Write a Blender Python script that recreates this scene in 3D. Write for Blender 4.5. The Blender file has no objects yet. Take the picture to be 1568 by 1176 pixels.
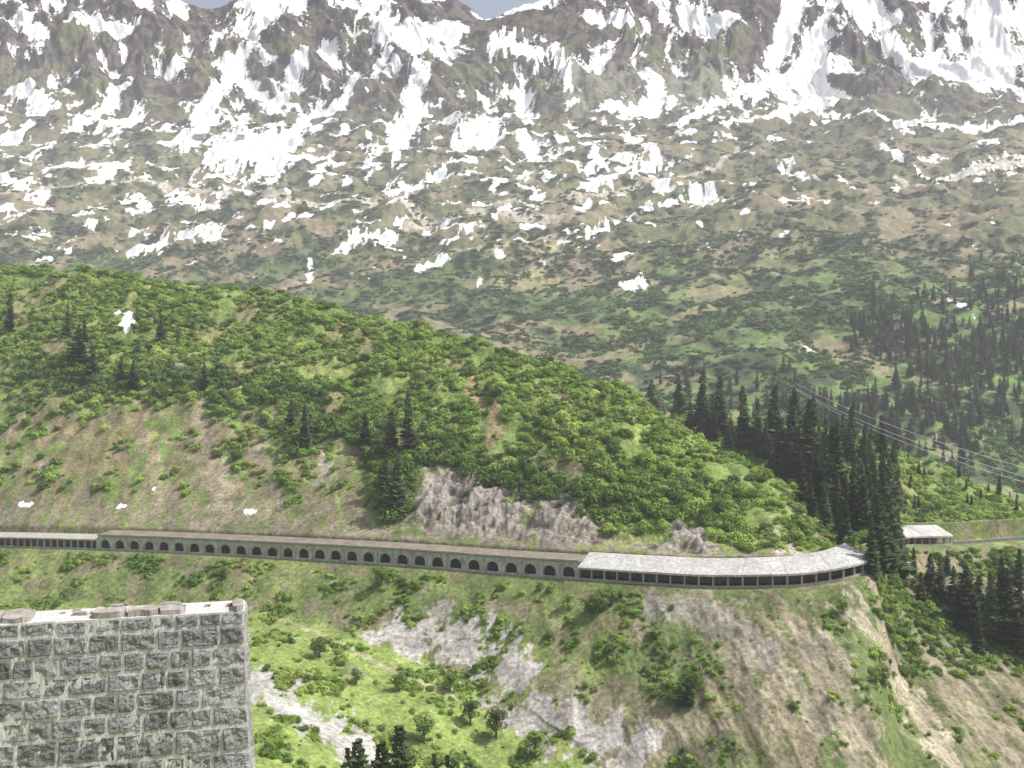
import bpy, math, random, time
import numpy as np
from mathutils import Vector
T0=time.time()
random.seed(7); rng=np.random.default_rng(7)
S=bpy.context.scene
F=1539.0; CX=784.0; CY=588.0      # survey theodolite constants (bearing / elevation -> metres)

# ---------------------------------------------------------------- noise
_lr=np.random.default_rng(3);_PERM=_lr.permutation(4096).astype(np.int32);_AN=_lr.random(4096)*2*np.pi
_GX=np.cos(_AN).astype(np.float32);_GY=np.sin(_AN).astype(np.float32)
def perlin(x,y,seed=0):
    x=np.asarray(x);y=np.asarray(y)
    xf=np.floor(x);yf=np.floor(y);fx=(x-xf).astype(np.float32);fy=(y-yf).astype(np.float32)
    xi=xf.astype(np.int32);yi=yf.astype(np.int32)+seed*131
    u=fx*fx*fx*(fx*(fx*6-15)+10);v=fy*fy*fy*(fy*(fy*6-15)+10)
    p0=_PERM[xi&4095];p1=_PERM[(xi+1)&4095]
    def g(p,oy,ax,ay):
        h=_PERM[(p+yi+oy)&4095];return _GX[h]*ax+_GY[h]*ay
    a=g(p0,0,fx,fy);a=a+u*(g(p1,0,fx-1,fy)-a)
    b=g(p0,1,fx,fy-1);b=b+u*(g(p1,1,fx-1,fy-1)-b)
    return (a+v*(b-a))*1.5
def fbm(x,y,o=4,seed=0,gain=.5):
    s=0;a=1
    for i in range(o):
        s=s+a*perlin(x*2**i+i*17.3,y*2**i-i*9.1,seed+i);a*=gain
    return s
def ridged(x,y,o=4,seed=0,gain=.5):
    s=0;a=1
    for i in range(o):
        s=s+a*(1-2*np.abs(perlin(x*2**i+i*11.3,y*2**i-i*5.1,seed+i)));a*=gain
    return s-1.0
def sst(a,b,x):
    t=np.clip((x-a)/(b-a),0,1);return t*t*(3-2*t)
def pchip(xk,yk,x):
    xk=np.array(xk,float);yk=np.array(yk,float);x=np.clip(x,xk[0],xk[-1])
    h=np.diff(xk);dl=np.diff(yk)/h;m=np.zeros(len(xk));m[0]=dl[0];m[-1]=dl[-1]
    for i in range(1,len(xk)-1):
        if dl[i-1]*dl[i]>0:
            w1=2*h[i]+h[i-1];w2=h[i]+2*h[i-1];m[i]=(w1+w2)/(w1/dl[i-1]+w2/dl[i])
    k=np.clip(np.searchsorted(xk,x,side='right')-1,0,len(xk)-2)
    t=(x-xk[k])/h[k]
    return ((2*t**3-3*t**2+1)*yk[k]+(t**3-2*t**2+t)*h[k]*m[k]+(-2*t**3+3*t**2)*yk[k+1]+(t**3-t**2)*h[k]*m[k+1])

# ---------------------------------------------------------------- terrain survey
K=[-500,0,200,400,600,800,900,1000,1100,1200,1290,1340,1385,1450,1568,2000]
ROAD_D=[560,480,455,432,405,380,367,355,346,340,342,353,440,450,470,560]
ROAD_Y=[830,838,844,854,866,882,889,896,901,900,889,873,837,835,827,790]
CRE_D=[460,440,425,398,365,328,306,302,292,286,283,284,300,305,315,330]
CRE_Y=[920,925,930,940,990,1085,1150,1160,1160,1160,1160,1160,1160,1160,1160,1160]
BOT_D=[230,240,245,255,288,304,298,294,286,280,277,278,292,297,306,320]
CR_D=[800,750,725,690,630,560,530,500,465,425,388,420,490,510,540,640]
CR_Y=[370,408,416,446,488,540,572,622,684,752,830,800,792,786,795,830]
SH_D=[1050,1000,960,920,860,800,760,700,670,650,645,645,648,650,655,700]
SH_Y=[470,500,510,520,560,600,625,640,625,622,645,665,688,712,768,860]
VA_D=[1400,1350,1350,1300,1250,1180,1120,1060,1030,1000,980,975,970,960,950,1000]
VA_Y=[560,570,570,575,585,610,640,665,680,700,730,745,755,770,800,850]
F16_D=[1800,1750,1750,1700,1650,1600,1550,1500,1450,1400,1390,1380,1370,1360,1350,1350]
F17_D=[2200,2150,2150,2150,2100,2050,2050,2000,1950,1900,1880,1870,1860,1850,1800,1800]
F18_D=[3000,2950,2900,2850,2800,2800,2800,2800,2750,2700,2650,2600,2600,2600,2600,2600]
CK=[-500,0,200,300,335,400,600,700,740,785,900,1200,1568,2000]
CREST=[-60,-45,-60,0,6,-30,-40,-4,16,-4,-30,-55,-110,-160]
def road_at(px): return pchip(K,ROAD_D,px),(CY-pchip(K,ROAD_Y,px))/F*pchip(K,ROAD_D,px)
PXc=np.concatenate([np.linspace(-1500,-40,60,endpoint=False),np.linspace(-40,1610,960),np.linspace(1612,2900,60)])
nC=len(PXc)
def P(a):return pchip(K,a,PXc)
def zy(y,d):return (CY-y)/F*d
one=np.ones(nC)
rd=P(ROAD_D);rz=zy(P(ROAD_Y),rd)
feat=[]
feat.append((2*one,-1.7*one));feat.append((6*one,-3.4*one));feat.append((30*one,-17*one));feat.append((120*one,-62*one))
bd=P(BOT_D);bz=zy(1176*one,bd);feat.append((bd*.86,bz-bd*.14*.62));feat.append((bd,bz))
cd=P(CRE_D);cz=zy(P(CRE_Y),cd);w=sst(880,990,PXc)
cd2=bd*.7+(rd-2.5)*.3;cz2=bz*.7+rz*.3
feat.append((cd*(1-w)+cd2*w,cz*(1-w)+cz2*w))
feat.append((rd-2.5,rz));feat.append((rd+11,rz));feat.append((rd+14,rz+8.5))
hd=P(CR_D);hz=zy(P(CR_Y),hd)
feat.append((rd+14+(hd-rd-14)*.33,rz+8.5+(hz-rz-8.5)*.36))
feat.append((rd+14+(hd-rd-14)*.66,rz+8.5+(hz-rz-8.5)*.72))
feat.append((hd,hz))                                        #12 crest
sd=P(SH_D);sz=zy(P(SH_Y),sd)
w=sst(1100,1345,PXc)
dd=hd+(sd-hd)*.4; feat.append((dd,(1-w)*(hz-22)+w*(hz+(sz-hz)*.4)))
feat.append((sd,sz))                                        #14 shoulder
vd=P(VA_D);feat.append((vd,zy(P(VA_Y),vd)))
d16=P(F16_D);feat.append((d16,zy(480*one,d16)))
d17=P(F17_D);feat.append((d17,zy(350*one,d17)))
d18=P(F18_D);feat.append((d18,zy(215*one,d18)))
d19=3600*one;feat.append((d19,zy(100*one,d19)))
d20=4400*one;feat.append((d20,zy(pchip(CK,CREST,PXc),d20)))
feat.append((6000*one,900*one))
FD=np.array([f[0] for f in feat]);FZ=np.array([f[1] for f in feat])
segn=[4,6,8,10,8,100,100,8,12,65,75,75,26,26,26,80,110,140,120,105,10]
T=[]
for i,n in enumerate(segn): T+=list(i+np.arange(n)/n)
T.append(len(segn));T=np.array(T);nR=len(T)
k=np.minimum(T.astype(int),len(feat)-2);fr=(T-k)[:,None]
Yg=FD[k]*(1-fr)+FD[k+1]*fr; Zb=FZ[k]*(1-fr)+FZ[k+1]*fr
def smooth0(a,r):
    c=np.cumsum(np.pad(a,((r+1,r),(0,0)),mode='edge'),axis=0)
    return (c[2*r+1:]-c[:-2*r-1])/(2*r+1)
Zs=smooth0(smooth0(Zb,9),9)
Tm=T[:,None]*np.ones((1,nC))
bench=sst(6.75,6.98,Tm)*(1-sst(9.0,9.25,Tm))
far12=sst(5.4,5.8,Tm)
Zb=Zb*(bench)+(1-bench)*(Zs*far12+Zb*(1-far12))
PX=np.ones((nR,1))*PXc[None,:]
Xg=(PX-CX)/F*Yg
def on(t0,t1,fn,fill=0.):
    a=int(np.searchsorted(T,t0));b=int(np.searchsorted(T,t1,side='right'))
    out=np.full(Xg.shape,fill,np.float32);out[a:b]=fn(Xg[a:b],Yg[a:b]);return out
near=sst(2,4,Tm)*(1-sst(9.3,9.6,Tm))
hill=sst(9.05,10,Tm)*(1-sst(14.4,15.2,Tm))
farm=sst(14.4,15.4,Tm);bnch=sst(16,17,Tm)*(1-sst(18.3,18.9,Tm));mtn=sst(18,18.9,Tm)
Zn=np.zeros_like(Zb)
Zn+=near*(on(2,9.7,lambda x,y:2.0*fbm(x/32,y/32,5,1))+(.25+.9*sst(850,1000,PX))*on(2,9.7,lambda x,y:ridged(x/13+y/60,y/32,4,5)))
Zn+=hill*on(9,15.3,lambda x,y:5.0*fbm(x/70,y/70,5,11)+3.0*fbm(x/16,y/16,3,15))*(1-.6*sst(1150,1250,PX)*(1-sst(12,13,Tm)))
Zn+=farm*on(14.3,21,lambda x,y:11*fbm(x/160,y/160,4,21)+4*fbm(x/40,y/40,3,22))
Zn+=bnch*on(16,19,lambda x,y:27*fbm(x/330,y/230,5,31,.5)+12*ridged(x/130,y/90,4,33,.5))
def wxf(x,y):
    a=x+.55*(y-3600)+60*fbm(x/500,y/500,2,44);b=x-.25*(y-3600)+80*fbm(x/500,y/500,2,45)
    t=sst(680,840,CX+F*x/y);return a*(1-t)+b*t
wx=on(17.9,21,wxf)
def onw(fn):
    a=int(np.searchsorted(T,17.9));out=np.zeros(Xg.shape,np.float32);out[a:]=fn(wx[a:],Yg[a:],Xg[a:]);return out
rdg=onw(lambda w_,y,x:ridged(w_/420,y/1300,4,41,.5));rdg2=onw(lambda w_,y,x:ridged(w_/130,y/420,5,47,.6))
Zn+=mtn*(64*rdg+19*rdg2+onw(lambda w_,y,x:20*fbm(x/170,y/140,5,49,.6)))*(1-.65*sst(19.2,20,Tm))
cl=(np.exp(-((PX-715)/95)**2)+.7*np.exp(-((PX-1060)/50)**2)+.62*np.exp(-((PX-880)/65)**2))
rk=np.minimum(cl,1)*sst(9.0,9.12,Tm)*(1-sst(9.35,10.15,Tm))
rkn=on(9,10.5,lambda x,y:ridged(x/15,y/15,5,52,.6))
Zn+=rk*3.8*rkn
Zg=Zb+Zn*(1-bench)
PYg=CY-F*Zg/Yg
def col_of(px):return int(np.argmin(np.abs(PXc-px)))
def locate(px,py,tmin=5.0,tmax=20.5):
    j=col_of(px);r=np.where((T>=tmin)&(T<=tmax)&(PYg[:,j]<=py))[0]
    i=int(r[0]) if len(r) else int(np.where(T<=tmax)[0][-1])
    return i,j
def world(px,py,tmin=5.0,tmax=20.5):
    i,j=locate(px,py,tmin,tmax);return Vector((Xg[i,j],Yg[i,j],Zg[i,j]))
def stroke(pts,w,tmin=5.0,rough=.8,seed=0,tmax=20.5):
    """patch following ground points, measured in plan; returns (selection, value>0 inside)"""
    L=[world(p[0],p[1],tmin,tmax) for p in pts]
    c=pts[len(pts)//2];a=world(c[0],c[1]-6,tmin,tmax);b=world(c[0],c[1]+6,tmin,tmax)
    ml=L[len(L)//2].y/F; md=min(max(abs(a.y-b.y)/12,ml*1.2),ml*9)
    if len(L)==1:L.append(L[0]+Vector((.01,0,0)))
    ys=[l.y for l in L];xs=[l.x for l in L];R=2.6*w
    rows=np.where((Yg.max(1)>min(ys)-R*md)&(Yg.min(1)<max(ys)+R*md)&(T>=tmin-.3))[0]
    if not len(rows):return None,None
    ra,rb=rows[0],rows[-1]+1
    X_=Xg[ra:rb];Y_=Yg[ra:rb]
    sel=(X_>min(xs)-R*ml)&(X_<max(xs)+R*ml)&(Y_>min(ys)-R*md)&(Y_<max(ys)+R*md)
    ii,jj=np.nonzero(sel);x=X_[ii,jj]/ml;y=Y_[ii,jj]/md;ii=ii+ra
    best=np.full(x.shape,1e9)
    for p,q in zip(L[:-1],L[1:]):
        px,py,qx,qy=p.x/ml,p.y/md,q.x/ml,q.y/md
        dx,dy=qx-px,qy-py;l2=dx*dx+dy*dy+1e-9
        t=np.clip(((x-px)*dx+(y-py)*dy)/l2,0,1)
        best=np.minimum(best,np.hypot(x-px-t*dx,y-py-t*dy))
    s=max(w*1.3,6)
    return (ii,jj),1-best/w+rough*fbm(x/s,y/s,5,seed+60,.68)
# ---------------------------------------------------------------- ground cover
def mixc(base,c,m):return base*(1-m[...,None])+np.array(c,np.float32)*m[...,None]
n1=on(3,15.2,lambda x,y:fbm(x/45,y/45,5,71));n2=on(3,15.2,lambda x,y:fbm(x/12,y/12,4,73));n3=on(3,15.2,lambda x,y:fbm(x/5,y/8,3,75))
nf1=on(14.3,21,lambda x,y:fbm(x/220,y/170,5,81,.6));nf2=on(14.3,21,lambda x,y:fbm(x/60,y/55,5,83,.6));nf3=on(14.3,21,lambda x,y:fbm(x/22,y/28,3,85,.65))
col=np.zeros(Xg.shape+(3,),np.float32)+np.array((.15,.195,.065),np.float32)
col=mixc(col,(.21,.25,.085),sst(-.1,.5,n1))
col=mixc(col,(.22,.185,.115),sst(.05,.5,n2)*.75)
mead=(1-sst(5.85,6.1,Tm))*(1-sst(820,950,PX))
col=mixc(col,(.24,.31,.085),mead*.85)
ero=sst(900,1060,PX+120*n1)*sst(4.5,5,Tm)*(1-sst(6.9,7.0,Tm))
rill=on(4,7.1,lambda x,y:ridged(x/7+y/30,y/40,4,91))
col=mixc(col,(.28,.235,.17),ero*sst(-.3,.4,rill+.6*n1)*.9)
col=mixc(col,(.13,.11,.08),ero*sst(.1,-.7,rill)*.55)
col=mixc(col,(.13,.17,.06),ero*sst(.1,.5,-n1+.4*n3)*.85)
hm=sst(9.05,9.3,Tm)*(1-sst(14.6,15,Tm))
col=mixc(col,(.17,.235,.065),hm)
col=mixc(col,(.26,.30,.10),hm*sst(0,.5,n1+.4*n2)*.8)
col=mixc(col,(.26,.20,.12),hm*sst(.25,.6,on(9,15,lambda x,y:fbm(x/38,y/60,4,95))+.25*n3)*.6)
lefts=sst(9.0,9.2,Tm)*(1-sst(9.9,10.6,Tm+.5*n1))*(1-sst(600,680,PX))
col=mixc(col,(.225,.18,.115),lefts*sst(-.2,.35,on(9,11.5,lambda x,y:ridged(x/11+y/40,y/50,4,97))+.1+.6*n2)*.85)
rock=sst(.15,.4,rk+.45*n2-.15)
rc=np.array((.29,.26,.225),np.float32)*(1-.75*sst(.2,-.5,rkn))[...,None]  # crevice shade painted into the rock colour, following its relief
col=col*(1-rock[...,None])+rc*rock[...,None]
cut=sst(8.3,8.6,Tm)*(1-sst(9.15,9.4,Tm+.2*n3))*(1-sst(1330,1350,PX))
col=mixc(col,(.27,.225,.17),cut*sst(-.2,.3,n3+.1)*.9)
fm=sst(14.5,15.0,Tm)
fc=np.zeros_like(col)+np.array((.11,.16,.055),np.float32)
rightlow=sst(850,1050,PX)*(1-sst(16.2,16.9,Tm))
fc=mixc(fc,(.18,.17,.09),sst(15.8,16.8,Tm+.5*nf1)*.9)
fc=mixc(fc,(.05,.072,.033),sst(-.05,.2,nf2+.3*nf3)*(1-sst(18,18.7,Tm))*.85)
fc=mixc(fc,(.15,.25,.065),rightlow*sst(.0,.4,-nf2+.4*nf1)*.9)
fc=mixc(fc,(.29,.23,.15),sst(.1,.45,nf1-.4*nf2)*(1-sst(18.2,18.9,Tm))*.75)
fc=mixc(fc,(.125,.10,.09),sst(17.8,18.8,Tm)*.9)
fc=mixc(fc,(.04,.034,.042),sst(17.6,18.6,Tm)*sst(-.25,.25,nf2+.5*nf3)*.92)
fc=mixc(fc,(.14,.15,.065),sst(17.8,18.5,Tm)*(1-sst(19.0,19.8,Tm))*sst(.05,.5,nf1)*.75)
col=col*(1-fm[...,None])+fc*fm[...,None]
sn=np.full(Xg.shape,-1.0,np.float32)
thr=np.interp(T,[16.2,16.7,17.2,18,18.5,19.2,20,21],[1.3,.58,.37,.28,.23,.13,-.0,-.3])[:,None]+sst(950,1250,PX)*.38*(1-sst(18.0,18.6,Tm))-.30*sst(1150,1400,PX)*sst(18.9,19.5,Tm)-.10*(1-sst(0,300,PX))*sst(17,18,Tm)
fieldb=on(16,21,lambda x,y:.9*fbm(x/75,y/62,5,101,.66))+.2*nf1
fieldm=-.5*(rdg+.2)-.34*rdg2+onw(lambda w_,y,x:.46*fbm(w_/80,y/190,6,103,.68))
fld=fieldb*(1-mtn)+fieldm*mtn
sn=np.maximum(sn,(fld-thr)*2.0)
snow_strokes=[
 ([(365,110),(320,150),(300,200)],17),([(455,100),(425,165)],14),([(590,85),(535,140),(480,180)],11),([(625,150),(628,180)],22),
 ([(270,95),(180,140),(130,190)],12),([(30,130),(70,170)],14),([(210,180),(160,195)],13),([(470,185),(440,230),(330,240)],12),
 ([(380,5),(430,18)],18),([(560,15),(600,45),(690,60)],20),([(810,225),(812,240)],19),([(915,245)],13),([(850,70),(870,130)],9),
 ([(1000,120),(1010,165),(940,165)],17),([(1110,190),(1250,175),(1400,190),(1568,185)],8),([(1330,40),(1450,110),(1550,90)],36),([(1480,20),(1568,40)],34),
 ([(1290,100),(1200,130),(1130,150)],14),([(1225,265)],12),([(1370,240)],9),([(1100,160),(1040,190)],10),([(960,438),(985,434)],9),([(640,414),(685,398)],6),
 ([(205,382),(240,374),(335,352)],7),([(540,365),(600,362)],7),([(410,345)],9),([(1405,262),(1420,275),(1568,243)],3),([(1010,240),(900,290)],8),
 ([(650,355),(720,350)],5),([(735,428)],5),([(475,405),(475,430)],4),([(5,270),(60,300)],12),([(110,250),(170,265)],12),([(260,305),(330,315)],7),
 ([(330,225),(430,215)],9),([(600,295),(680,270)],8),([(700,220),(760,190)],10),([(500,240),(420,258)],9),([(1060,300),(1095,300)],6),([(900,350),(930,352)],4),
 ([(760,60),(830,85)],9),([(900,25),(960,30)],12),([(1050,35),(1120,30)],12),([(120,20),(200,45)],12),([(20,30),(60,60)],12)]
near_snow=[([(180,482),(198,498)],8),([(1240,537)],7),([(1472,466)],7),([(570,635),(588,637)],3.5),([(886,653)],5),
 ([(30,790),(48,792)],3.),([(180,797),(192,799)],3.2),([(376,797),(390,800)],3.2),([(236,752)],3)]
for rough,L_ in ((.95,snow_strokes),(.8,near_snow)):
    for q,(p,wd) in enumerate(L_):
        ix,v=stroke(p,wd,seed=q*7,rough=rough,tmin=5. if rough>.9 else 9.15)
        if ix: sn[ix]=np.maximum(sn[ix],v*1.2+(.15 if rough<.9 else 0))
def paint(p,wd,c,m=1.,seed=0,rough=1.1,tmin=5.,tmax=20.5,clear=False):
    ix,v=stroke(p,wd,tmin,rough,seed,tmax)
    if ix is None:return
    f=(sst(-.1,.2,v)*m)[:,None]
    col[ix]=col[ix]*(1-f)+np.array(c)*f
    if clear: sn[ix]=np.where(v>-.05,-1,sn[ix])
paint([(600,970),(660,985),(720,1000)],27,(.43,.40,.37),seed=1,rough=1.3)
paint([(668,945),(672,935)],14,(.40,.36,.30),seed=2)
paint([(780,1010),(805,1060),(815,1095)],27,(.42,.39,.36),seed=3,rough=1.3)
paint([(870,1105),(940,1140),(975,1180)],30,(.42,.39,.36),seed=4,rough=1.3)
paint([(740,1075),(800,1110),(840,1150)],9,(.36,.34,.30),seed=5)
paint([(385,1040),(440,1085),(500,1120),(560,1145)],22,(.40,.385,.36),seed=6,rough=.9)
paint([(430,950),(520,985),(620,1040),(700,1070)],4,(.33,.32,.18),seed=7,rough=.4)
paint([(1320,950),(1380,1040),(1440,1150)],22,(.42,.36,.27),.85,seed=8,rough=1.5)
paint([(1230,970),(1290,1060),(1340,1150)],22,(.35,.30,.22),.85,seed=9,rough=1.6)
paint([(1080,920),(1130,980),(1240,1070),(1320,1170)],28,(.32,.275,.205),.8,seed=10,rough=1.6)
paint([(1000,930),(1080,940),(1180,1000)],17,(.26,.235,.20),.9,seed=11,rough=1.5)
paint([(1180,1060),(1230,1150)],20,(.34,.28,.2),.8,seed=12,rough=1.5)
paint([(1430,1010),(1500,1110),(1560,1170)],16,(.32,.27,.2),.75,seed=42,rough=1.6)
paint([(850,940),(862,1060),(868,1110)],6,(.28,.24,.17),.7,seed=13)
paint([(330,720),(350,780)],16,(.36,.30,.22),.85,seed=14)
paint([(300,640),(320,740)],16,(.29,.235,.165),.8,seed=15)
paint([(90,640),(130,690)],28,(.24,.185,.115),.7,seed=16)
paint([(215,650),(240,760)],11,(.33,.25,.175),.75,seed=17)
paint([(395,680),(420,770)],16,(.29,.24,.175),.8,seed=18)
paint([(490,690),(500,730)],12,(.33,.29,.24),.8,seed=19)
paint([(690,560),(760,650),(750,680)],11,(.31,.23,.13),.8,seed=20)
paint([(520,510),(560,530)],12,(.27,.2,.115),.7,seed=21)
paint([(1190,830),(1225,850)],14,(.42,.38,.31),.9,seed=24)
paint([(270,558),(282,570)],10,(.32,.29,.25),.9,seed=25)
paint([(150,440),(180,450)],40,(.27,.26,.10),.5,seed=26)
paint([(850,372),(830,405),(800,425)],11,(.38,.35,.18),.9,seed=27)
paint([(760,430),(860,440)],8,(.30,.29,.13),.7,seed=28)
paint([(960,455),(975,500)],12,(.20,.26,.09),.7,seed=33)
paint([(1370,272),(1405,282),(1480,266),(1568,247)],4.5,(.62,.58,.52),.95,seed=29,rough=.25,clear=True)
paint([(0,298),(200,276),(420,300),(700,330),(860,332)],4.5,(.5,.45,.36),.95,seed=30,rough=.3,clear=True)
paint([(620,350),(760,310),(930,300),(1090,260),(1130,230)],4.5,(.5,.45,.36),.9,seed=34,rough=.3,clear=True)
paint([(640,400),(760,380),(850,360),(960,390)],4,(.42,.37,.26),.8,seed=35,rough=.4)
paint([(870,120),(1000,110),(1100,130)],22,(.26,.26,.20),.6,seed=31)
verts=np.stack([Xg,Yg,Zg],-1).reshape(-1,3)
idx=np.arange(nR*nC).reshape(nR,nC)
quads=np.stack([idx[:-1,:-1],idx[:-1,1:],idx[1:,1:],idx[1:,:-1]],-1).reshape(-1,4)
me=bpy.data.meshes.new("terrain")
me.vertices.add(len(verts));me.vertices.foreach_set("co",verts.ravel().astype(np.float32))
me.loops.add(quads.size);me.loops.foreach_set("vertex_index",quads.ravel().astype(np.int32))
me.polygons.add(len(quads));me.polygons.foreach_set("loop_start",(np.arange(len(quads))*4).astype(np.int32))
me.polygons.foreach_set("use_smooth",np.ones(len(quads),bool))
me.update(calc_edges=True)
at=me.attributes.new("cover","FLOAT_COLOR","POINT")
at.data.foreach_set("color",np.concatenate([np.clip(col,0,1),np.ones(col.shape[:2]+(1,))],-1).ravel().astype(np.float32))
at=me.attributes.new("snow","FLOAT","POINT");at.data.foreach_set("value",sn.ravel().astype(np.float32))
ter=bpy.data.objects.new("mountain_terrain",me);S.collection.objects.link(ter)

# ---------------------------------------------------------------- materials
def newmat(name):
    m=bpy.data.materials.new(name);m.use_nodes=True;nt=m.node_tree
    b=nt.nodes["Principled BSDF"];b.inputs["Roughness"].default_value=.9;b.inputs["Specular IOR Level"].default_value=.15
    return m,nt,b
def N(nt,t,**k):
    return nt.nodes.new(t)
def noise_of(nt,scale,detail=4,rough=.6,vec=None,stretch=None):
    if vec is None: vec=N(nt,"ShaderNodeNewGeometry").outputs["Position"]
    if stretch:
        mp=N(nt,"ShaderNodeMapping");mp.inputs["Scale"].default_value=stretch;nt.links.new(vec,mp.inputs[0]);vec=mp.outputs[0]
    n=N(nt,"ShaderNodeTexNoise");n.inputs["Scale"].default_value=scale;n.inputs["Detail"].default_value=detail;n.inputs["Roughness"].default_value=rough
    nt.links.new(vec,n.inputs["Vector"]);return n.outputs["Fac"]
def ramp(nt,fac,stops):
    r=N(nt,"ShaderNodeValToRGB");e=r.color_ramp.elements
    while len(e)<len(stops):e.new(.5)
    for el,(p,c) in zip(e,stops):
        el.position=p;el.color=(c,c,c,1) if isinstance(c,(int,float)) else (*c,1)
    nt.links.new(fac,r.inputs[0]);return r.outputs[0]
def mix(nt,a,b,fac,mode='MIX'):
    m=N(nt,"ShaderNodeMix");m.data_type='RGBA';m.blend_type=mode
    for s,v in ((m.inputs[6],a),(m.inputs[7],b),(m.inputs[0],fac)):
        if isinstance(v,bpy.types.NodeSocket): nt.links.new(v,s)
        else: s.default_value=v if isinstance(v,(int,float)) else (*v,1)
    return m.outputs[2]
def math_(nt,op,a,b=0.):
    m=N(nt,"ShaderNodeMath");m.operation=op
    for s,v in zip(m.inputs,(a,b)):
        if isinstance(v,bpy.types.NodeSocket): nt.links.new(v,s)
        else:s.default_value=v
    return m.outputs[0]
def bump(nt,b,h,st,dist=.3):
    bm=N(nt,"ShaderNodeBump");bm.inputs["Distance"].default_value=dist
    if isinstance(st,bpy.types.NodeSocket):nt.links.new(st,bm.inputs["Strength"])
    else:bm.inputs["Strength"].default_value=st
    nt.links.new(h,bm.inputs["Height"]);nt.links.new(bm.outputs[0],b.inputs["Normal"])

m,nt,b=newmat("ground_cover")
ca=N(nt,"ShaderNodeAttribute");ca.attribute_name="cover";sa=N(nt,"ShaderNodeAttribute");sa.attribute_name="snow"
f1=noise_of(nt,.6,5,.7);f2=noise_of(nt,.09,6,.7)
v1=ramp(nt,f1,[(.28,.4),(.72,1.6)]);v2=ramp(nt,f2,[(.3,.55),(.7,1.45)])
c=mix(nt,ca.outputs["Color"],v1,1.,'MULTIPLY');c=mix(nt,c,v2,1.,'MULTIPLY')
sf=math_(nt,'ADD',sa.outputs["Fac"],math_(nt,'MULTIPLY',math_(nt,'SUBTRACT',f2,.5),1.9))
sm=ramp(nt,sf,[(.03,0.),(.09,1.)])
c=mix(nt,c,(.90,.90,.89),sm)
nt.links.new(c,b.inputs["Base Color"])
bump(nt,b,f1,math_(nt,'SUBTRACT',.6,math_(nt,'MULTIPLY',sm,.52)),.8)
ter.data.materials.append(m)

def foliage(name,c1,c2,sc=.05,trans=.3):
    m,nt,b=newmat(name)
    f=noise_of(nt,sc,4,.7);oi=N(nt,"ShaderNodeObjectInfo")
    cc=mix(nt,c1,c2,ramp(nt,f,[(.38,0.),(.62,1.)]))
    v=ramp(nt,oi.outputs["Random"],[(0.,.55),(1.,1.25)])
    cc=mix(nt,cc,v,1.,'MULTIPLY')
    nt.links.new(cc,b.inputs["Base Color"]);b.inputs["Roughness"].default_value=.7
    tr=N(nt,"ShaderNodeBsdfTranslucent");nt.links.new(cc,tr.inputs[0])
    ms=N(nt,"ShaderNodeMixShader");ms.inputs[0].default_value=trans
    nt.links.new(b.outputs[0],ms.inputs[1]);nt.links.new(tr.outputs[0],ms.inputs[2])
    nt.links.new(ms.outputs[0],nt.nodes["Material Output"].inputs[0])
    return m
M_ald=foliage("alder_leaves",(.23,.38,.065),(.40,.50,.13),.04)
M_ald_shade=foliage("shaded_alder_leaves",(.11,.19,.04),(.18,.27,.065),.04)  # darker copy of the alder leaves, shadow put into the colour
M_dark=foliage("dwarf_pine_needles",(.05,.085,.033),(.09,.13,.05),.02,.1)
M_far=foliage("far_shrub_leaves",(.09,.155,.048),(.17,.27,.08),.01,.2)
M_spr=foliage("spruce_needles",(.055,.085,.035),(.095,.125,.052),.03,.15)
M_bark,nt,b=newmat("bark");nt.links.new(ramp(nt,noise_of(nt,6,4),[(.3,(.08,.06,.05)),(.7,(.16,.13,.10))]),b.inputs["Base Color"])

# ---------------------------------------------------------------- mesh helpers
class MB:
    def __init__(s):s.v=[];s.f=[];s.m=[]
    def add(s,vs,fs,mi=0):
        o=len(s.v);s.v+=[tuple(v) for v in vs]
        for f in fs:s.f.append(tuple(i+o for i in f));s.m.append(mi)
    def box(s,o,ax,ay,az,mi=0):
        o=Vector(o);ax=Vector(ax);ay=Vector(ay);az=Vector(az)
        vs=[o,o+ax,o+ax+ay,o+ay,o+az,o+ax+az,o+ax+ay+az,o+ay+az]
        s.add(vs,[(0,3,2,1),(4,5,6,7),(0,1,5,4),(1,2,6,5),(2,3,7,6),(3,0,4,7)],mi)
    def tube(s,pts,rad,n=6,mi=0):
        o=len(s.v)
        for i,(p,r) in enumerate(zip(pts,rad)):
            p=Vector(p);a=Vector(pts[max(i-1,0)]);c=Vector(pts[min(i+1,len(pts)-1)])
            t=(c-a).normalized();u=t.orthogonal().normalized();w=t.cross(u)
            for k in range(n):
                an=2*math.pi*k/n;s.v.append(tuple(p+(u*math.cos(an)+w*math.sin(an))*r))
        for i in range(len(pts)-1):
            for k in range(n):
                a=o+i*n+k;b_=o+i*n+(k+1)%n;s.f.append((a,b_,b_+n,a+n));s.m.append(mi)
    def mesh(s,name,mats,smooth=False):
        me=bpy.data.meshes.new(name);me.from_pydata(s.v,[],s.f)
        for m in mats:me.materials.append(m)
        me.polygons.foreach_set("material_index",np.array(s.m,np.int32))
        if smooth:me.polygons.foreach_set("use_smooth",np.ones(len(s.f),bool))
        me.update();return me
    def obj(s,name,mats,parent=None,smooth=False):
        o=bpy.data.objects.new(name,s.mesh(name,mats,smooth));S.collection.objects.link(o)
        if parent:o.parent=parent
        return o
def empty(name,loc=(0,0,0)):
    e=bpy.data.objects.new(name,None);S.collection.objects.link(e);e.location=loc;return e

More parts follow.
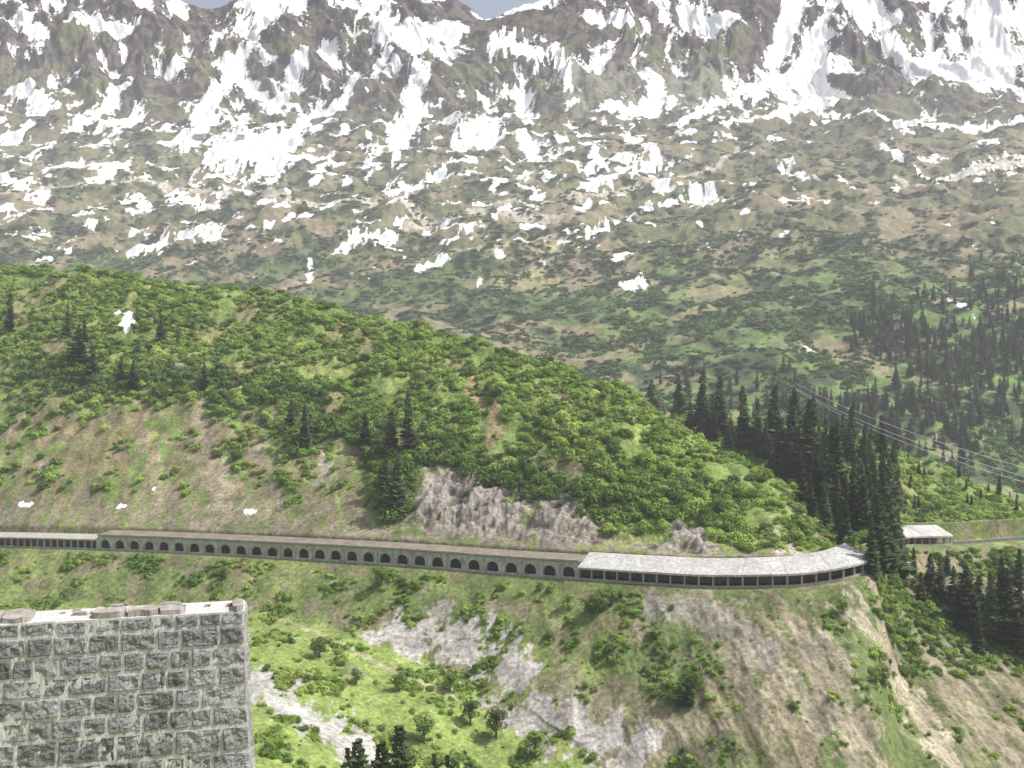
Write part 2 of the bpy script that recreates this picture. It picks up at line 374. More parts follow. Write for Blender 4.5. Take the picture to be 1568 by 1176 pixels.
def leafcard(mb,c,n,size,mi=0):
    n=n.normalized();u=n.orthogonal().normalized();w=n.cross(u);a=random.random()*6.28
    u2=u*math.cos(a)+w*math.sin(a);w2=n.cross(u2)
    s1=size*random.uniform(.6,1.2);s2=size*random.uniform(.5,1.)
    mb.add([c-u2*s1,c-w2*s2*.8+n*size*.15,c+u2*s1,c+w2*s2*.8-n*size*.1],[(0,1,2,3)],mi)
def lumps(mb,cen,r,n,size,squash=.8):
    for _ in range(n):
        d=Vector((random.gauss(0,1),random.gauss(0,1),random.gauss(0,1)+.35)).normalized()
        p=cen+Vector((d.x*r,d.y*r,d.z*r*squash))*random.uniform(.8,1.05)
        nn=(d+Vector((random.gauss(0,.3),random.gauss(0,.3),random.gauss(0,.3)+.25)))
        leafcard(mb,p,nn,size)
def bush_mesh(name,mat,ht=.8,spread=1.0,n=7,cards=40,size=.13):
    mb=MB()
    for k in range(n):
        a=random.random()*6.28;rr=math.sqrt(random.random())*.62*spread
        r=random.uniform(.32,.5);z=ht*random.uniform(.25,.75)*(1.1-rr*.6)
        lumps(mb,Vector((rr*math.cos(a),rr*math.sin(a),z)),r,cards,size)
        mb.tube([(0,0,-.1),(rr*.5*math.cos(a),rr*.5*math.sin(a),z*.6),(rr*math.cos(a),rr*math.sin(a),z)],[.035,.025,.01],4,1)
    return mb.mesh(name,[mat,M_bark])
def spruce_mesh(name,detail=1.0,sparse=0.,wid=.17):
    mb=MB();mb.tube([(0,0,-.03),(0,0,.3),(.004,0,.7),(0,.003,.97)],[.014,.011,.006,.001],6,1)
    z=.05+random.random()*.05
    while z<.985:
        R=wid*(1-z)**.75*(1 if z>.16 else .8)*random.uniform(.7,1.2)+.006
        nb=int((9+ (1-z)*5)*detail)
        for k in range(nb):
            if random.random()<sparse+.08:continue
            a=random.random()*6.28;L=R*random.uniform(.5,1.25)
            d=Vector((math.cos(a),math.sin(a),0));s=Vector((-d.y,d.x,0))
            droop=-.35 if z<.75 else .1
            base=Vector((0,0,z));mid=base+d*L*.55+Vector((0,0,L*droop*.5));tip=base+d*L+Vector((0,0,L*(droop*.55)))
            wd=L*.3+.006
            mb.add([base,mid+s*wd+Vector((0,0,-wd*.5)),mid+Vector((0,0,wd*.1)),mid-s*wd+Vector((0,0,-wd*.5)),tip],[(0,1,2),(0,2,3),(2,1,4),(2,4,3)],0)
            for q in range(3):
                f=random.uniform(.35,.95);p=base.lerp(tip,f)+s*random.uniform(-wd,wd)*.8
                h=random.uniform(.012,.026)
                mb.add([p+d*h*.6,p-d*h*.5,p+Vector((0,0,-h*1.3))+s*random.uniform(-h,h)],[(0,1,2)],0)
        z+=.022/detail**.3*random.uniform(.8,1.25)
    return mb.mesh(name,[M_spr,M_bark])
def proto(me,name):
    return bpy.data.objects.new(name,me)
P_ald=[proto(bush_mesh("alder_bush_%d"%i,M_ald if i<4 else M_ald_shade),"alder_bush_%d"%i) for i in range(5)]
P_ald_shade=[proto(bush_mesh("dark_alder_bush_%d"%i,M_ald_shade),"dark_alder_bush_%d"%i) for i in range(2)]  # same alder bushes, dark only through the shadow in their leaf colour
P_drk=[proto(bush_mesh("dwarf_pine_%d"%i,M_dark,.55,1.2,6,22,.2),"dwarf_pine_%d"%i) for i in range(2)]
P_far=[proto(bush_mesh("far_bush_%d"%i,M_far,.8,1.1,6,22,.2),"far_bush_%d"%i) for i in range(3)]
SPM=[spruce_mesh("spruce_%d"%i,1.0,[0,.15,.3,.05][i],[.20,.17,.17,.25][i]) for i in range(4)]
P_spr=[proto(SPM[i],"spruce_proto_%d"%i) for i in range(4)]

def instancer(name,po,pts,scl,rot):
    me=bpy.data.meshes.new(name);n=len(pts);me.vertices.add(n)
    me.vertices.foreach_set("co",np.asarray(pts,np.float32).ravel())
    a=me.attributes.new("scl","FLOAT_VECTOR","POINT");a.data.foreach_set("vector",np.asarray(scl,np.float32).ravel())
    a=me.attributes.new("rot","FLOAT_VECTOR","POINT");a.data.foreach_set("vector",np.asarray(rot,np.float32).ravel())
    o=bpy.data.objects.new(name,me);S.collection.objects.link(o)
    ng=bpy.data.node_groups.new(name+"_gn","GeometryNodeTree")
    ng.interface.new_socket(name="Geometry",in_out='INPUT',socket_type='NodeSocketGeometry')
    ng.interface.new_socket(name="Geometry",in_out='OUTPUT',socket_type='NodeSocketGeometry')
    gi=ng.nodes.new("NodeGroupInput");go=ng.nodes.new("NodeGroupOutput");ip=ng.nodes.new("GeometryNodeInstanceOnPoints")
    ob=ng.nodes.new("GeometryNodeObjectInfo");ob.inputs["Object"].default_value=po
    ob.inputs["As Instance"].default_value=True
    def na(nm):
        q=ng.nodes.new("GeometryNodeInputNamedAttribute");q.data_type='FLOAT_VECTOR';q.inputs["Name"].default_value=nm
        return q.outputs[0]
    ng.links.new(gi.outputs[0],ip.inputs["Points"]);ng.links.new(ob.outputs["Geometry"],ip.inputs["Instance"])
    ng.links.new(na("scl"),ip.inputs["Scale"]);ng.links.new(na("rot"),ip.inputs["Rotation"])
    ng.links.new(ip.outputs[0],go.inputs[0])
    md=o.modifiers.new("scatter","NODES");md.node_group=ng
    return o
area=np.zeros_like(Xg);area[:-1,:-1]=np.abs((Xg[:-1,1:]-Xg[:-1,:-1])*(Yg[1:,:-1]-Yg[:-1,:-1]))
inframe=((PX>-60)&(PX<1630)).astype(float)
nosnow=(sn<-.05)
def sample(maskw,n):
    p=(maskw*area).ravel();c=np.cumsum(p);r=rng.random(n)*c[-1];id_=np.searchsorted(c,r)
    i=np.clip(id_//nC,0,nR-2);j=np.clip(id_%nC,0,nC-2);u=rng.random(n);v=rng.random(n)
    def L(A):return (A[i,j]*(1-u)+A[i,j+1]*u)*(1-v)+(A[i+1,j]*(1-u)+A[i+1,j+1]*u)*v
    return np.stack([L(Xg),L(Yg),L(Zg)],-1)
def scatter(name,protos,pts,smin,smax,zr=(.8,1.2),sink=.0,tilt=.12):
    n=len(pts);w=rng.integers(0,len(protos),n);s=smin+(smax-smin)*rng.random(n)**1.6
    sc=np.stack([s*rng.uniform(.85,1.2,n),s*rng.uniform(.85,1.2,n),s*rng.uniform(*zr,n)],-1)
    ro=np.stack([rng.normal(0,tilt,n),rng.normal(0,tilt,n),rng.uniform(0,6.28,n)],-1)
    pts=pts.copy();pts[:,2]-=sink*s
    for k,po in enumerate(protos):
        q=w==k
        if q.any():instancer(name if k==0 else "%s.%03d"%(name,k),po,pts[q],sc[q],ro[q])
bare=(col[...,0]>col[...,1]*1.03)
gveg=nosnow&(~bare)
clump=on(9,15,lambda x,y:fbm(x/22,y/22,4,121))
hm2=((Tm>9.25)&(Tm<12.6))*inframe*nosnow*(1-.93*sst(.3,.6,rk))
wgt=hm2*np.where(bare,.12,1.)*(.03+sst(-.22,.06,clump+.25*sst(560,760,PX)+.16*(PX<700)*sst(10.0,10.6,Tm)-.3*(PX<560)*(1-sst(9.8,10.3,Tm))))
scatter("alder_shrubs",P_ald,sample(wgt,16000),1.4,4.6,sink=.1)
def belt(pts,w,n,smin,smax,name,protos=P_ald,tmin=9.2,tmax=12.5,zr=(1.,1.5)):
    ix,v=stroke(pts,w,tmin,.8,len(name),tmax);W=np.zeros_like(Xg);W[ix]=(v>0);W*=(Tm>9.15)|(Tm<6.95)
    scatter(name,protos,sample(W,n),smin,smax,zr=zr,sink=.05)
belt([(60,560),(150,590),(240,580),(330,590),(420,600),(480,620)],22,280,2.5,6,"dark_alder_thicket",P_ald_shade)  # thickets whose darkened leaves paint in the shadow beneath big alders
belt([(440,690),(500,660),(560,660),(600,720),(610,790)],22,200,2.5,6,"dark_alder_thicket.010",P_ald_shade)
belt([(650,690),(740,720),(830,745),(930,780),(1020,770)],18,220,2,5,"dark_alder_thicket.020",P_ald_shade)
belt([(820,640),(900,700),(1000,750),(1100,790)],22,240,2,5,"alder_thicket.030")
wgt=((Tm>12.6)&(Tm<14.3)&(PX>1000))*inframe*gveg
scatter("shoulder_shrubs",P_ald[:2],sample(wgt,3400),1.6,4.2,sink=.1)
cl2=on(4,7.1,lambda x,y:fbm(x/17,y/22,4,131))
wgt=((Tm>4.6)&(Tm<6.93))*inframe*gveg*(.02+sst(.0,.35,cl2-.15*mead))*(1-.5*ero)
scatter("slope_shrubs",P_ald,sample(wgt,7000),.5,2.1,zr=(.8,1.4),sink=.1)
wgt=((Tm>6.0)&(Tm<10.5)&(PX>1335)&((Tm<6.95)|(Tm>9.2)))*inframe*gveg
scatter("roadside_shrubs",P_ald[3:5],sample(wgt,1500),1.2,3.4,sink=.1)
nfv=on(14,17,lambda x,y:fbm(x/70,y/90,4,141))
wgt=((Tm>14.6)&(Tm<16.9))*inframe*nosnow*(.04+sst(-.1,.3,nfv))*(.35+.65*sst(700,1000,PX))
scatter("far_slope_shrubs",P_far,sample(wgt,12000),3,8,zr=(.6,1.1),sink=.15)
wgt=((Tm>15.2)&(Tm<18.2))*inframe*nosnow*(.03+sst(.0,.3,nf2+.2*nf3))
scatter("dwarf_pine_thicket",P_drk,sample(wgt,10000),4,11,zr=(.4,.8),sink=.15)

def pts_from(rects,n,tmin,tmax=20):
    out=[]
    for _ in range(n):
        a=random.choice(rects);px=random.uniform(a[0],a[1]);s_=(a[4] if len(a)>4 else 0)*(px-a[0]);py=random.uniform(a[2]+s_,a[3]+s_)
        out.append(tuple(world(px,py,tmin,tmax)))
    return np.array(out)
p=pts_from([(1330,1600,450,560),(1400,1610,520,700),(1480,1610,390,560),(1300,1420,490,540),(1370,1610,560,720),(1210,1400,610,680)],520,14.6)
scatter("distant_spruce_forest",P_spr,p,12,30,zr=(.95,1.1),tilt=.02)
p=pts_from([(940,1300,600,660),(1000,1300,570,640),(1180,1420,620,700)],100,12.9)
scatter("distant_spruce_forest.004",P_spr,p,12,24,zr=(.95,1.1),tilt=.02)
p=pts_from([(1050,1220,640,665,.45),(1180,1300,690,740,.85),(1250,1370,690,800),(1290,1380,780,850)],110,11.2,14.2)
scatter("spruce_grove",P_spr,p,12,25,zr=(.95,1.15),tilt=.03)
p=pts_from([(1340,1568,700,790)],26,11.2,14.2)
scatter("spruce_grove.004",P_spr[:2],p,6,13,tilt=.03)

def spruce(px,py,h,tmin=5.,tmax=14.5,k=None):
    w_=world(px,py,tmin,tmax)
    o=bpy.data.objects.new("spruce_tree",SPM[random.randrange(4) if k is None else k]);S.collection.objects.link(o)
    H=h*w_.y/F;o.location=w_-Vector((0,0,.2));s=random.uniform(.95,1.35);o.scale=(H*s,H*s,H);o.rotation_euler=(random.gauss(0,.02),random.gauss(0,.02),random.random()*6.28)
for a in [(15,508,62),(103,522,58),(122,560,62),(140,585,58),(246,528,52),(205,600,50),(128,525,40),(185,590,45),(625,700,100),(598,700,75),(560,690,60),
          (465,690,70),(445,660,50),(605,790,95),(590,760,80),(312,600,45),(945,585,58),(965,600,50),(1000,630,70),(1040,640,66),(1075,650,80),
          (1105,670,96),(1140,690,100),(1185,700,110),(1160,700,85),(1210,720,100),(1240,735,120),(1280,790,140),(1305,820,110),(1265,770,105)]:
    spruce(a[0],a[1],a[2],9.2)
for a in [(1345,868,130),(1352,874,100),(1362,872,120),(1372,876,95),(1380,880,70),(1336,862,90)]:
    spruce(a[0],a[1],a[2],5.,6.98)
for a in [(1398,880,42),(1425,905,60),(1440,925,75),(1462,935,70),(1480,965,100),(1500,950,70),(1518,985,112),(1545,990,120),(1560,960,90),(1575,1010,110),(1380,890,45),(1535,920,70),(1500,1010,80),(1055,1080,42),(1040,1082,38),(1450,880,40),(1560,900,60),(1410,925,50)]:
    spruce(a[0],a[1],a[2],5.,6.98)
for px,dp,top in [(548,215,1130),(585,225,1120),(612,205,1118),(535,235,1150),(688,220,1140),(668,240,1152),(715,235,1160)]:
    j=col_of(px);i=int(np.argmin(np.abs(Yg[:,j]-dp)));z0=Zg[i,j];zt=(CY-top)/F*dp
    o=bpy.data.objects.new("spruce_tree",SPM[random.randrange(4)]);S.collection.objects.link(o)
    H=zt-z0;o.location=(Xg[i,j],Yg[i,j],z0);o.scale=(H*1.1,H*1.1,H)
def alder_mesh(name,mt):
    mb=MB();mb.tube([(0,0,-.05),(.02,.01,.25),(.0,.03,.55),(.02,0,.85)],[.035,.028,.016,.005],6,1)
    for k in range(13):
        a=k*2.4;z=random.uniform(.2,.85);r=random.uniform(.1,.26)*(1.15-z*.6)
        c=Vector((r*math.cos(a),r*math.sin(a),z+.05));mb.tube([(0,0,z-.12),c*.5+Vector((0,0,z*.45)),c],[.014,.009,.003],4,1)
        lumps(mb,c,random.uniform(.12,.19),70,.04,.85)
    return mb.mesh(name,[mt,M_bark])
AL=[alder_mesh("alder_tree_%d"%i,[M_ald,M_ald_shade,M_ald_shade][i]) for i in range(3)]
for a in [(488,1008,30),(905,945,34),(870,935,28),(935,930,30),(585,900,32),(610,1060,30),(720,1110,40),(760,1130,46),(340,890,22),(690,1060,30),(1290,940,26),(820,1160,44),(650,1140,44),(1060,1070,44),(545,1050,26),(1035,1075,36),(920,940,36)]:
    w_=world(a[0],a[1],4.6,6.95);H=a[2]*w_.y/F
    o=bpy.data.objects.new("alder_tree",AL[random.randrange(3)]);S.collection.objects.link(o);o.location=w_;o.scale=(H*1.3,H*1.3,H);o.rotation_euler=(0,0,random.random()*6)
# ---------------------------------------------------------------- avalanche gallery
def conc(name,c1,c2,sc=.4,bs=.3):
    m,nt,b=newmat(name);f=noise_of(nt,sc,6,.7);g=noise_of(nt,sc*6,4,.6,stretch=(1,1,.25))
    cc=mix(nt,c1,c2,ramp(nt,f,[(.35,0.),(.65,1.)]));cc=mix(nt,cc,ramp(nt,g,[(.3,.65),(.7,1.25)]),1.,'MULTIPLY')
    nt.links.new(cc,b.inputs["Base Color"]);bump(nt,b,g,bs,.1);return m
M_con=conc("weathered_concrete",(.50,.47,.42),(.34,.32,.28))
M_roof=conc("concrete_roof",(.60,.58,.56),(.44,.425,.405),.15)
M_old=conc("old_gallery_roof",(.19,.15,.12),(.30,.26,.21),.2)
M_asph,nt,b=newmat("asphalt");nt.links.new(ramp(nt,noise_of(nt,2,4),[(.3,(.07,.07,.07)),(.7,(.11,.108,.105))]),b.inputs["Base Color"])
M_stn=conc("gallery_masonry",(.56,.53,.47),(.34,.32,.28),.25)
def path(px0,px1,step,off=0.):
    q=np.linspace(px0,px1,400);d,z=road_at(q);x=(q-CX)/F*d
    P_=np.stack([x,d+off,z],-1);L=np.concatenate([[0],np.cumsum(np.linalg.norm(np.diff(P_[:,:2],axis=0),axis=1))])
    n=max(2,int(round(L[-1]/step)));s=np.linspace(0,L[-1],n+1)
    R=np.stack([np.interp(s,L,P_[:,i]) for i in range(3)],-1)
    pts=[Vector(r) for r in R];nor=[]
    for i in range(len(pts)):
        t=pts[min(i+1,n)]-pts[max(i-1,0)];t.z=0;t.normalize();nor.append(Vector((-t.y,t.x,0)))
    return pts,nor
UP=Vector((0,0,1))
def sweep(mb,pts,nor,prof,mi,cap=True):
    n=len(prof);o=len(mb.v)
    for p,nn in zip(pts,nor):
        for a,h in prof: mb.v.append(tuple(p+nn*a+UP*h))
    for i in range(len(pts)-1):
        for k_ in range(n):
            a=o+i*n+k_;b_=o+i*n+(k_+1)%n;mb.f.append((a,b_,b_+n,a+n));mb.m.append(mi)
    if cap:
        mb.f.append(tuple(o+k_ for k_ in range(n)));mb.m.append(mi);e=o+(len(pts)-1)*n
        mb.f.append(tuple(e+k_ for k_ in reversed(range(n))));mb.m.append(mi)
g=empty("avalanche_gallery",(0,0,0))
def column_gallery(root,px0,px1,step,colh,rise,depth,roofm,cw=.6,over=1.,end=True):
    pts,nor=path(px0,px1,step)
    mb=MB()
    for p,nn in zip(pts,nor):
        t=Vector((nn.y,-nn.x,0));mb.box(p-t*cw/2+nn*.3+UP*.0,t*cw,nn*.7,UP*(colh))
    mb.obj("columns",[M_con],root)
    mb=MB();sweep(mb,pts,nor,[(0.1,-3.5),(.1,.75),(1.2,.75),(1.2,-3.5)],0);mb.obj("parapet",[M_con],root)
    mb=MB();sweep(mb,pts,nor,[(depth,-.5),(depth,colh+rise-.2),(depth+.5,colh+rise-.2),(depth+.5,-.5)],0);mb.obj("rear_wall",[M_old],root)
    mb=MB();sweep(mb,pts,nor,[(-over,colh),(-over,colh+.7),(depth+1.5,colh+rise+.7),(depth+1.5,colh+rise)],0);mb.obj("roof",[roofm],root)
    if end:
        for i in (0,-1):
            mb=MB();p,nn=pts[i],nor[i];t=Vector((nn.y,-nn.x,0))*.4*(1 if i==0 else -1)
            a=[p+nn*0+UP*(colh-.02),p+nn*depth+UP*(colh-.02),p+nn*depth+UP*(colh+rise-.05)]
            b2=[v+t for v in a];mb.add(a+b2,[(0,1,2),(5,4,3),(0,3,4,1),(1,4,5,2),(2,5,3,0)]);mb.obj("gable",[M_con],root)
    mb=MB()
    for i,(p,nn) in enumerate(zip(pts,nor)):
        if i%3==0:
            t=Vector((nn.y,-nn.x,0));sl=(nn*(depth+over+1.5)+UP*rise);mb.box(p-nn*over*.995+UP*(colh+.7)-t*.1,t*.2,sl*.99,UP*.07)
    mb.obj("roof_joints",[M_con],root)
column_gallery(g,886,1334,5.0,4.1,4.0,8.5,M_roof)
column_gallery(g,-260,150,3.9,4.2,.9,8.5,M_con,.7,.4,False)
pts,nor=path(150,886,8.0)
mb=MB();H=6.4;ow=2.5;sp=2.6;cr=2.1;seg=8
for i in range(len(pts)-1):
    p,q=pts[i],pts[i+1];t=(q-p);t.z=0;L=t.length;t.normalize();nn=Vector((-t.y,t.x,0));dz=(q.z-p.z)
    def W(u,h,dn=0.):return p+t*u+UP*(h+dz*u/L)+nn*dn
    cx=L/2
    sill=.9
    arc=[(cx-ow,sill)]+[(cx-ow*math.cos(math.pi*k_/seg),sp+cr*math.sin(math.pi*k_/seg)) for k_ in range(seg+1)]+[(cx+ow,sill)]
    top=[(u,H) for u,_ in arc]
    for (a,b_),(c_,d_) in zip(zip(arc,top),zip(arc[1:],top[1:])):
        if abs(a[0]-c_[0])>1e-6: mb.add([W(*a),W(*c_),W(*d_),W(*b_)],[(0,1,2,3)])
        mb.add([W(*a),W(*c_),W(c_[0],c_[1],.9),W(a[0],a[1],.9)],[(0,1,2,3)])
    mb.add([W(0,-3),W(cx-ow,-3),W(cx-ow,H),W(0,H)],[(0,1,2,3)])
    mb.add([W(cx+ow,-3),W(L,-3),W(L,H),W(cx+ow,H)],[(0,1,2,3)])
    mb.add([W(cx-ow,-3),W(cx+ow,-3),W(cx+ow,sill),W(cx-ow,sill)],[(0,1,2,3)])
    mb.add([W(cx-ow,sill),W(cx+ow,sill),W(cx+ow,sill,.9),W(cx-ow,sill,.9)],[(0,1,2,3)])
    if i%2==0: mb.box(W(-.45,-3,-.5),t*.9,nn*.45,UP*(H+2.2))
mb.obj("arcade",[M_stn],g)
mb=MB();sweep(mb,pts,nor,[(-.35,H),(-.35,H+.75),(9.5,H+1.5),(9.5,H+.5)],0);mb.obj("arcade_roof",[M_old],g)
mb=MB();sweep(mb,pts,nor,[(-.5,H+.3),(-.5,H+.95),(-.05,H+.95),(-.05,H+.3)],0);mb.obj("arcade_cornice",[M_con],g)
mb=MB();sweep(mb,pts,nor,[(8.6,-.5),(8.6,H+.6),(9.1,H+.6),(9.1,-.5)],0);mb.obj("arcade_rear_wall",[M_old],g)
g2=empty("avalanche_gallery");column_gallery(g2,1384,1458,4.0,3.7,3.6,7.5,M_roof,.5,.8)
mb=MB();q=np.linspace(-900,2300,700);d,z=road_at(q)
vs=[];fs=[]
for i in range(len(q)):
    for o_ in (1.4,9.6):
        vs.append(((q[i]-CX)/F*(d[i]+o_),d[i]+o_,z[i]+.06))
for i in range(len(q)-1):fs.append((2*i,2*i+2,2*i+3,2*i+1))
mb.add(vs,fs);mb.obj("road",[M_asph])
mb=MB();vs=[]
for i in range(len(q)):
    for o_ in (5.4,5.6):vs.append(((q[i]-CX)/F*(d[i]+o_),d[i]+o_,z[i]+.07))
mb.add(vs,[(2*i,2*i+2,2*i+3,2*i+1) for i in range(0,len(q)-1,3)])
M_wht,nt,b=newmat("road_paint");b.inputs["Base Color"].default_value=(.7,.7,.68,1);mb.obj("road_centre_line",[M_wht])

# ---------------------------------------------------------------- stone wall, foreground
m,nt,b=newmat("granite_blocks")
ra=N(nt,"ShaderNodeAttribute");ra.attribute_name="blk"
fa=noise_of(nt,3,6,.7);fb=noise_of(nt,34,6,.8);fc_=noise_of(nt,.9,5,.7,stretch=(1,1,.5))
cc=ramp(nt,fb,[(.32,(.20,.19,.205)),(.5,(.43,.41,.43)),(.68,(.72,.70,.71))])
cc=mix(nt,cc,ramp(nt,ra.outputs["Fac"],[(0.,.58),(1.,1.2)]),1.,'MULTIPLY')
cc=mix(nt,cc,ramp(nt,fa,[(.3,.70),(.65,1.1)]),1.,'MULTIPLY')
cc=mix(nt,cc,(.10,.092,.09),ramp(nt,fc_,[(.54,0.),(.66,.66)]))
cc=mix(nt,cc,(.34,.19,.10),ramp(nt,noise_of(nt,4.2,4),[(.67,0.),(.75,.6)]))
nt.links.new(cc,b.inputs["Base Color"]);bump(nt,b,fb,.9,.03);M_blk=m
M_mor=conc("lime_mortar",(.70,.67,.65),(.54,.52,.50),5)
wl=empty("stone_wall")
A=Vector(((-260-CX)/F*13.05,13.05,0));B=Vector(((373-CX)/F*14.4,14.4,0))
tw=(B-A).normalized();nw=Vector((tw.y,-tw.x,0))
Lw=(B-A).length;ztop=-3.22;thick=.75
courses=[.20,.28,.28,.27,.29,.28,.36,.38,.36,.36,.4,.4,.4,.45,.45,.5,.5]
mb=MB();blk=[]
def block(u0,u1,z1,z0,bat,val,side=False):
    nx=max(8,int((u1-u0)/.022));ny=max(8,int((z1-z0)/.022));o=len(mb.v);sd=random.randrange(9999)
    us=np.linspace(0,1,nx);vs=np.linspace(0,1,ny);U,V=np.meshgrid(us,vs)
    uu=u0+U*(u1-u0);zz=z0+V*(z1-z0)
    ed=np.minimum(np.minimum(U*(u1-u0),(1-U)*(u1-u0)),np.minimum(V*(z1-z0),(1-V)*(z1-z0)))
    out=.034*sst(0,.012,ed)+(.02*fbm(uu*5+sd,zz*5,5,sd%50,.7)+random.uniform(-.01,.01))*sst(0,.03,ed)
    ju=.008*fbm(uu*6,zz*6+sd,2,3);jv=.008*fbm(uu*6+9,zz*6,2,4)
    for a in range(ny):
        for c_ in range(nx):
            zt=zz[a,c_];bo=(ztop-zt)*bat
            if not side: p=A+tw*float(uu[a,c_]+ju[a,c_])+nw*float(out[a,c_]+bo)
            else: p=B+tw*float(out[a,c_]+bo)-nw*float(uu[a,c_]+ju[a,c_]-bo)
            mb.v.append((p.x,p.y,float(zt+jv[a,c_])));blk.append(val)
    for a in range(ny-1):
        for c_ in range(nx-1):
            q0=o+a*nx+c_;mb.f.append((q0,q0+1,q0+nx+1,q0+nx));mb.m.append(0)
z=ztop-.02;bat=.045
for ci,ch in enumerate(courses):
    u=0.5-random.random()*.3
    gap=.016
    while u<Lw-.08:
        wdt=random.uniform(.24,.52) if ci!=6 else random.uniform(.4,.8)
        u1=min(u+wdt,Lw+ (ztop-z)*bat)
        if Lw-u1<.2:u1=Lw+(ztop-z+ch)*bat*1.0
        light=random.random()*.7+(.45 if (ci>=6 and u>Lw-1.2) else 0)
        block(max(u,0)+gap/2,u1-gap/2,z-gap/2+random.uniform(-.006,.004),z-ch+gap/2,bat,min(light,1.2))
        u=u1
    u=.0
    while u<thick-.1:
        u1=min(u+random.uniform(.3,.5),thick)
        if thick-u1<.15:u1=thick
        block(u+gap/2,u1-gap/2,z-gap/2,z-ch+gap/2,bat,random.random()*.8+.2,True);u=u1
    z-=ch
me2=mb.mesh("wall_blocks",[M_blk],False);at=me2.attributes.new("blk","FLOAT","POINT");at.data.foreach_set("value",np.array(blk,np.float32))
o=bpy.data.objects.new("blocks",me2);S.collection.objects.link(o);o.parent=wl
mb=MB();hh=z-ztop
b0=A+nw*.02;c0=B+nw*.02+tw*.02;d0=B-nw*thick+tw*.02;e0=A-nw*thick
lo=(-hh)*bat
vs=[v+UP*(ztop-.03) for v in (b0,c0,d0,e0)]+[(b0+nw*lo)+UP*z,(c0+nw*lo+tw*lo)+UP*z,(d0+tw*lo)+UP*z,e0+UP*z]
mb.add(vs,[(0,1,2,3),(0,4,5,1),(1,5,6,2),(2,6,7,3),(3,7,4,0)]);mb.obj("mortar_core",[M_mor],wl)
mb=MB()
u=0.
M_cap=conc("coping_stone",(.46,.42,.38),(.24,.215,.19),2.5)
while u<Lw-.05:
    w_=random.uniform(.35,.9);u1=min(u+w_,Lw)
    n0=random.uniform(-.03,.03);h=random.uniform(.02,.07)
    if random.random()<.85:
        back=random.uniform(.25,thick-.05)
        pts_=[];k_=11
        for e in range(k_):
            an=2*math.pi*e/k_;rx=(u1-u)/2*.96;ry=back/2
            cx_=(u+u1)/2+rx*max(-1,min(1,1.35*math.cos(an)))*random.uniform(.9,1);cy_=-.0-back/2+ry*max(-1,min(1,1.35*math.sin(an)))*random.uniform(.85,1.05)+n0
            pts_.append(A+tw*cx_+nw*cy_)
        vs=[v+UP*(ztop-.025) for v in pts_]+[v+UP*(ztop+h+random.uniform(-.015,.015)) for v in pts_]
        fs=[tuple(range(k_,2*k_))]+[(e,(e+1)%k_,(e+1)%k_+k_,e+k_) for e in range(k_)]
        mb.add(vs,fs)
    u=u1
for _ in range(40):
    u=random.uniform(0,Lw-.2);s_=random.uniform(.04,.12);pp=A+tw*u-nw*random.uniform(.25,thick-.1)
    mb.box(pp+UP*(ztop-.03),tw*s_*random.uniform(.8,2)+nw*random.uniform(-.03,.03),-nw*s_,UP*s_*.45+tw*random.uniform(-.02,.02))
mb.obj("coping",[M_cap],wl)

# ---------------------------------------------------------------- power line
M_wood,nt,b=newmat("pole_wood");b.inputs["Base Color"].default_value=(.13,.10,.075,1)
M_wire,nt,b=newmat("wire_metal");b.inputs["Base Color"].default_value=(.8,.8,.8,1)
def pole(base,h):
    r=empty("utility_pole");mb=MB();mb.tube([base-UP*1,base+UP*(h+2.6)],[.28,.15],8);mb.obj("shaft",[M_wood],r)
    mb=MB()
    for i_,dz_ in enumerate((0,2.2,-2.6)):
        s_=(-1,1,1)[i_];mb.box(base+UP*(h-.6+dz_)+Vector((0 if s_>0 else -1.6,-.2,0)),Vector((1.6,0,0)),Vector((0,.15,0)),UP*.2)
    mb.obj("crossarms",[M_wood],r)
    return base+UP*(h-.35)
b1=world(1215,640,12.9,14.4);t1=pole(b1,max(8,(CY-590)/F*b1.y-b1.z))
E=Vector(((1700-CX)/F*330,330,(CY-762)/F*330))
j=col_of(1700);i=int(np.argmin(np.abs(Yg[:,j]-330)));bb=Vector((Xg[i,j],Yg[i,j],Zg[i,j]))
t2=pole(bb,max(8,E.z-bb.z))
pl=empty("power_line")
for x,dz_,sg in ((-1.5,0,6),(1.5,2.2,5.2),(1.5,-2.6,7)):
    a=t1+Vector((x,-.1,dz_));c_=t2+Vector((x,-.1,dz_));pp=[];n=40
    for k_ in range(n+1):
        s_=k_/n;v=a.lerp(c_,s_);v.z-=4*sg*s_*(1-s_);pp.append(v)
    mb=MB();mb.tube(pp,[.09]*len(pp),5);mb.obj("wire",[M_wire],pl)

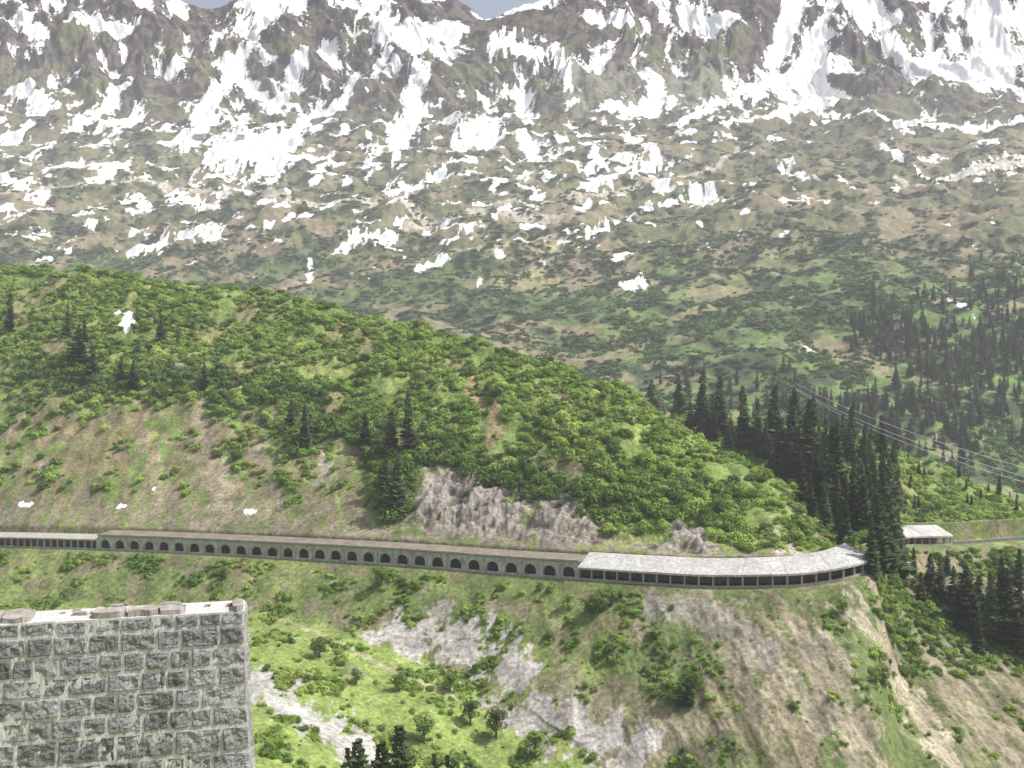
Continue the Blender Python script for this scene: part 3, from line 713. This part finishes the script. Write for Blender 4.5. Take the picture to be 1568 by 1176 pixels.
# ---------------------------------------------------------------- mountain huts on the bench
M_pl,nt,b=newmat("hut_render");b.inputs["Base Color"].default_value=(.4,.37,.33,1)
M_rf,nt,b=newmat("hut_roof");b.inputs["Base Color"].default_value=(.2,.2,.22,1)
M_win,nt,b=newmat("hut_window");b.inputs["Base Color"].default_value=(.03,.03,.035,1);b.inputs["Roughness"].default_value=.2
def hut(px,py,L,Wd,H,rot):
    w_=world(px,py,16.2,18.9);r=empty("mountain_hut",w_);r.rotation_euler=(0,0,rot)
    mb=MB();mb.add([(-L/2,-Wd/2,-3),(L/2,-Wd/2,-3),(L/2,Wd/2,-3),(-L/2,Wd/2,-3),(-L/2,-Wd/2,H),(L/2,-Wd/2,H),(L/2,Wd/2,H),(-L/2,Wd/2,H),(-L/2,0,H+Wd*.35),(L/2,0,H+Wd*.35)],
      [(0,1,5,4),(2,3,7,6),(1,2,6,9,5),(3,0,4,8,7)]);mb.obj("walls",[M_pl],r)
    mb=MB()
    for s_ in (-1,1):
        mb.add([(-L/2-1,s_*(Wd/2+1),H-.6),(L/2+1,s_*(Wd/2+1),H-.6),(L/2+1,0,H+Wd*.35+.3),(-L/2-1,0,H+Wd*.35+.3)],[(0,1,2,3)])
    mb.obj("roof",[M_rf],r)
    mb=MB()
    for k_ in range(4):mb.box((-L/2+L*(k_+.6)/4.6,-Wd/2-.05,H*.4),(1.3,0,0),(0,.04,0),(0,0,1.6))
    mb.obj("windows",[M_win],r)
hut(1022,236,20,12,8,.2);hut(306,214,34,16,9,-.2);hut(370,212,18,12,7,.3)

# ---------------------------------------------------------------- haze, light, world, camera
hm_=bpy.data.materials.new("valley_haze");hm_.use_nodes=True;nt=hm_.node_tree;nt.nodes.remove(nt.nodes["Principled BSDF"])
vs_=nt.nodes.new("ShaderNodeVolumeScatter");vs_.inputs["Color"].default_value=(.95,.96,1,1);vs_.inputs["Density"].default_value=1.4e-4;vs_.inputs["Anisotropy"].default_value=.0
nt.links.new(vs_.outputs[0],nt.nodes["Material Output"].inputs["Volume"])
mb=MB();mb.box((-6000,-300,-400),(12000,0,0),(0,7000,0),(0,0,1050));mb.obj("haze",[hm_])
SE,SA=math.radians(54),math.radians(95)
sd_=Vector((math.cos(SE)*math.sin(SA),math.cos(SE)*math.cos(SA),math.sin(SE)))
sun=bpy.data.lights.new("sun","SUN");sun.energy=5.0;sun.angle=math.radians(.5);sun.color=(1,.97,.92)
so=bpy.data.objects.new("sun",sun);S.collection.objects.link(so);so.rotation_euler=sd_.to_track_quat('Z','Y').to_euler()
wd=bpy.data.worlds.new("World");S.world=wd;wd.use_nodes=True;nt=wd.node_tree
sk=nt.nodes.new("ShaderNodeTexSky");sk.sky_type='NISHITA';sk.sun_disc=False;sk.sun_elevation=SE;sk.sun_rotation=SA;sk.altitude=1000;sk.dust_density=7.
hs=nt.nodes.new("ShaderNodeHueSaturation");hs.inputs["Saturation"].default_value=.6;hs.inputs["Value"].default_value=1.15
nt.links.new(sk.outputs[0],hs.inputs["Color"])
bg=nt.nodes["Background"];bg.inputs[1].default_value=.15;nt.links.new(hs.outputs[0],bg.inputs[0])
cam=bpy.data.cameras.new("camera");co=bpy.data.objects.new("camera",cam);S.collection.objects.link(co)
cam.sensor_width=36;cam.lens=36*F/1568;cam.clip_end=20000;cam.clip_start=.1
co.location=(0,0,0);co.rotation_euler=(math.radians(90),0,0);S.camera=co
S.view_settings.view_transform='Standard';S.view_settings.look='None';S.view_settings.exposure=0
print("verts",len(verts),time.time()-T0)
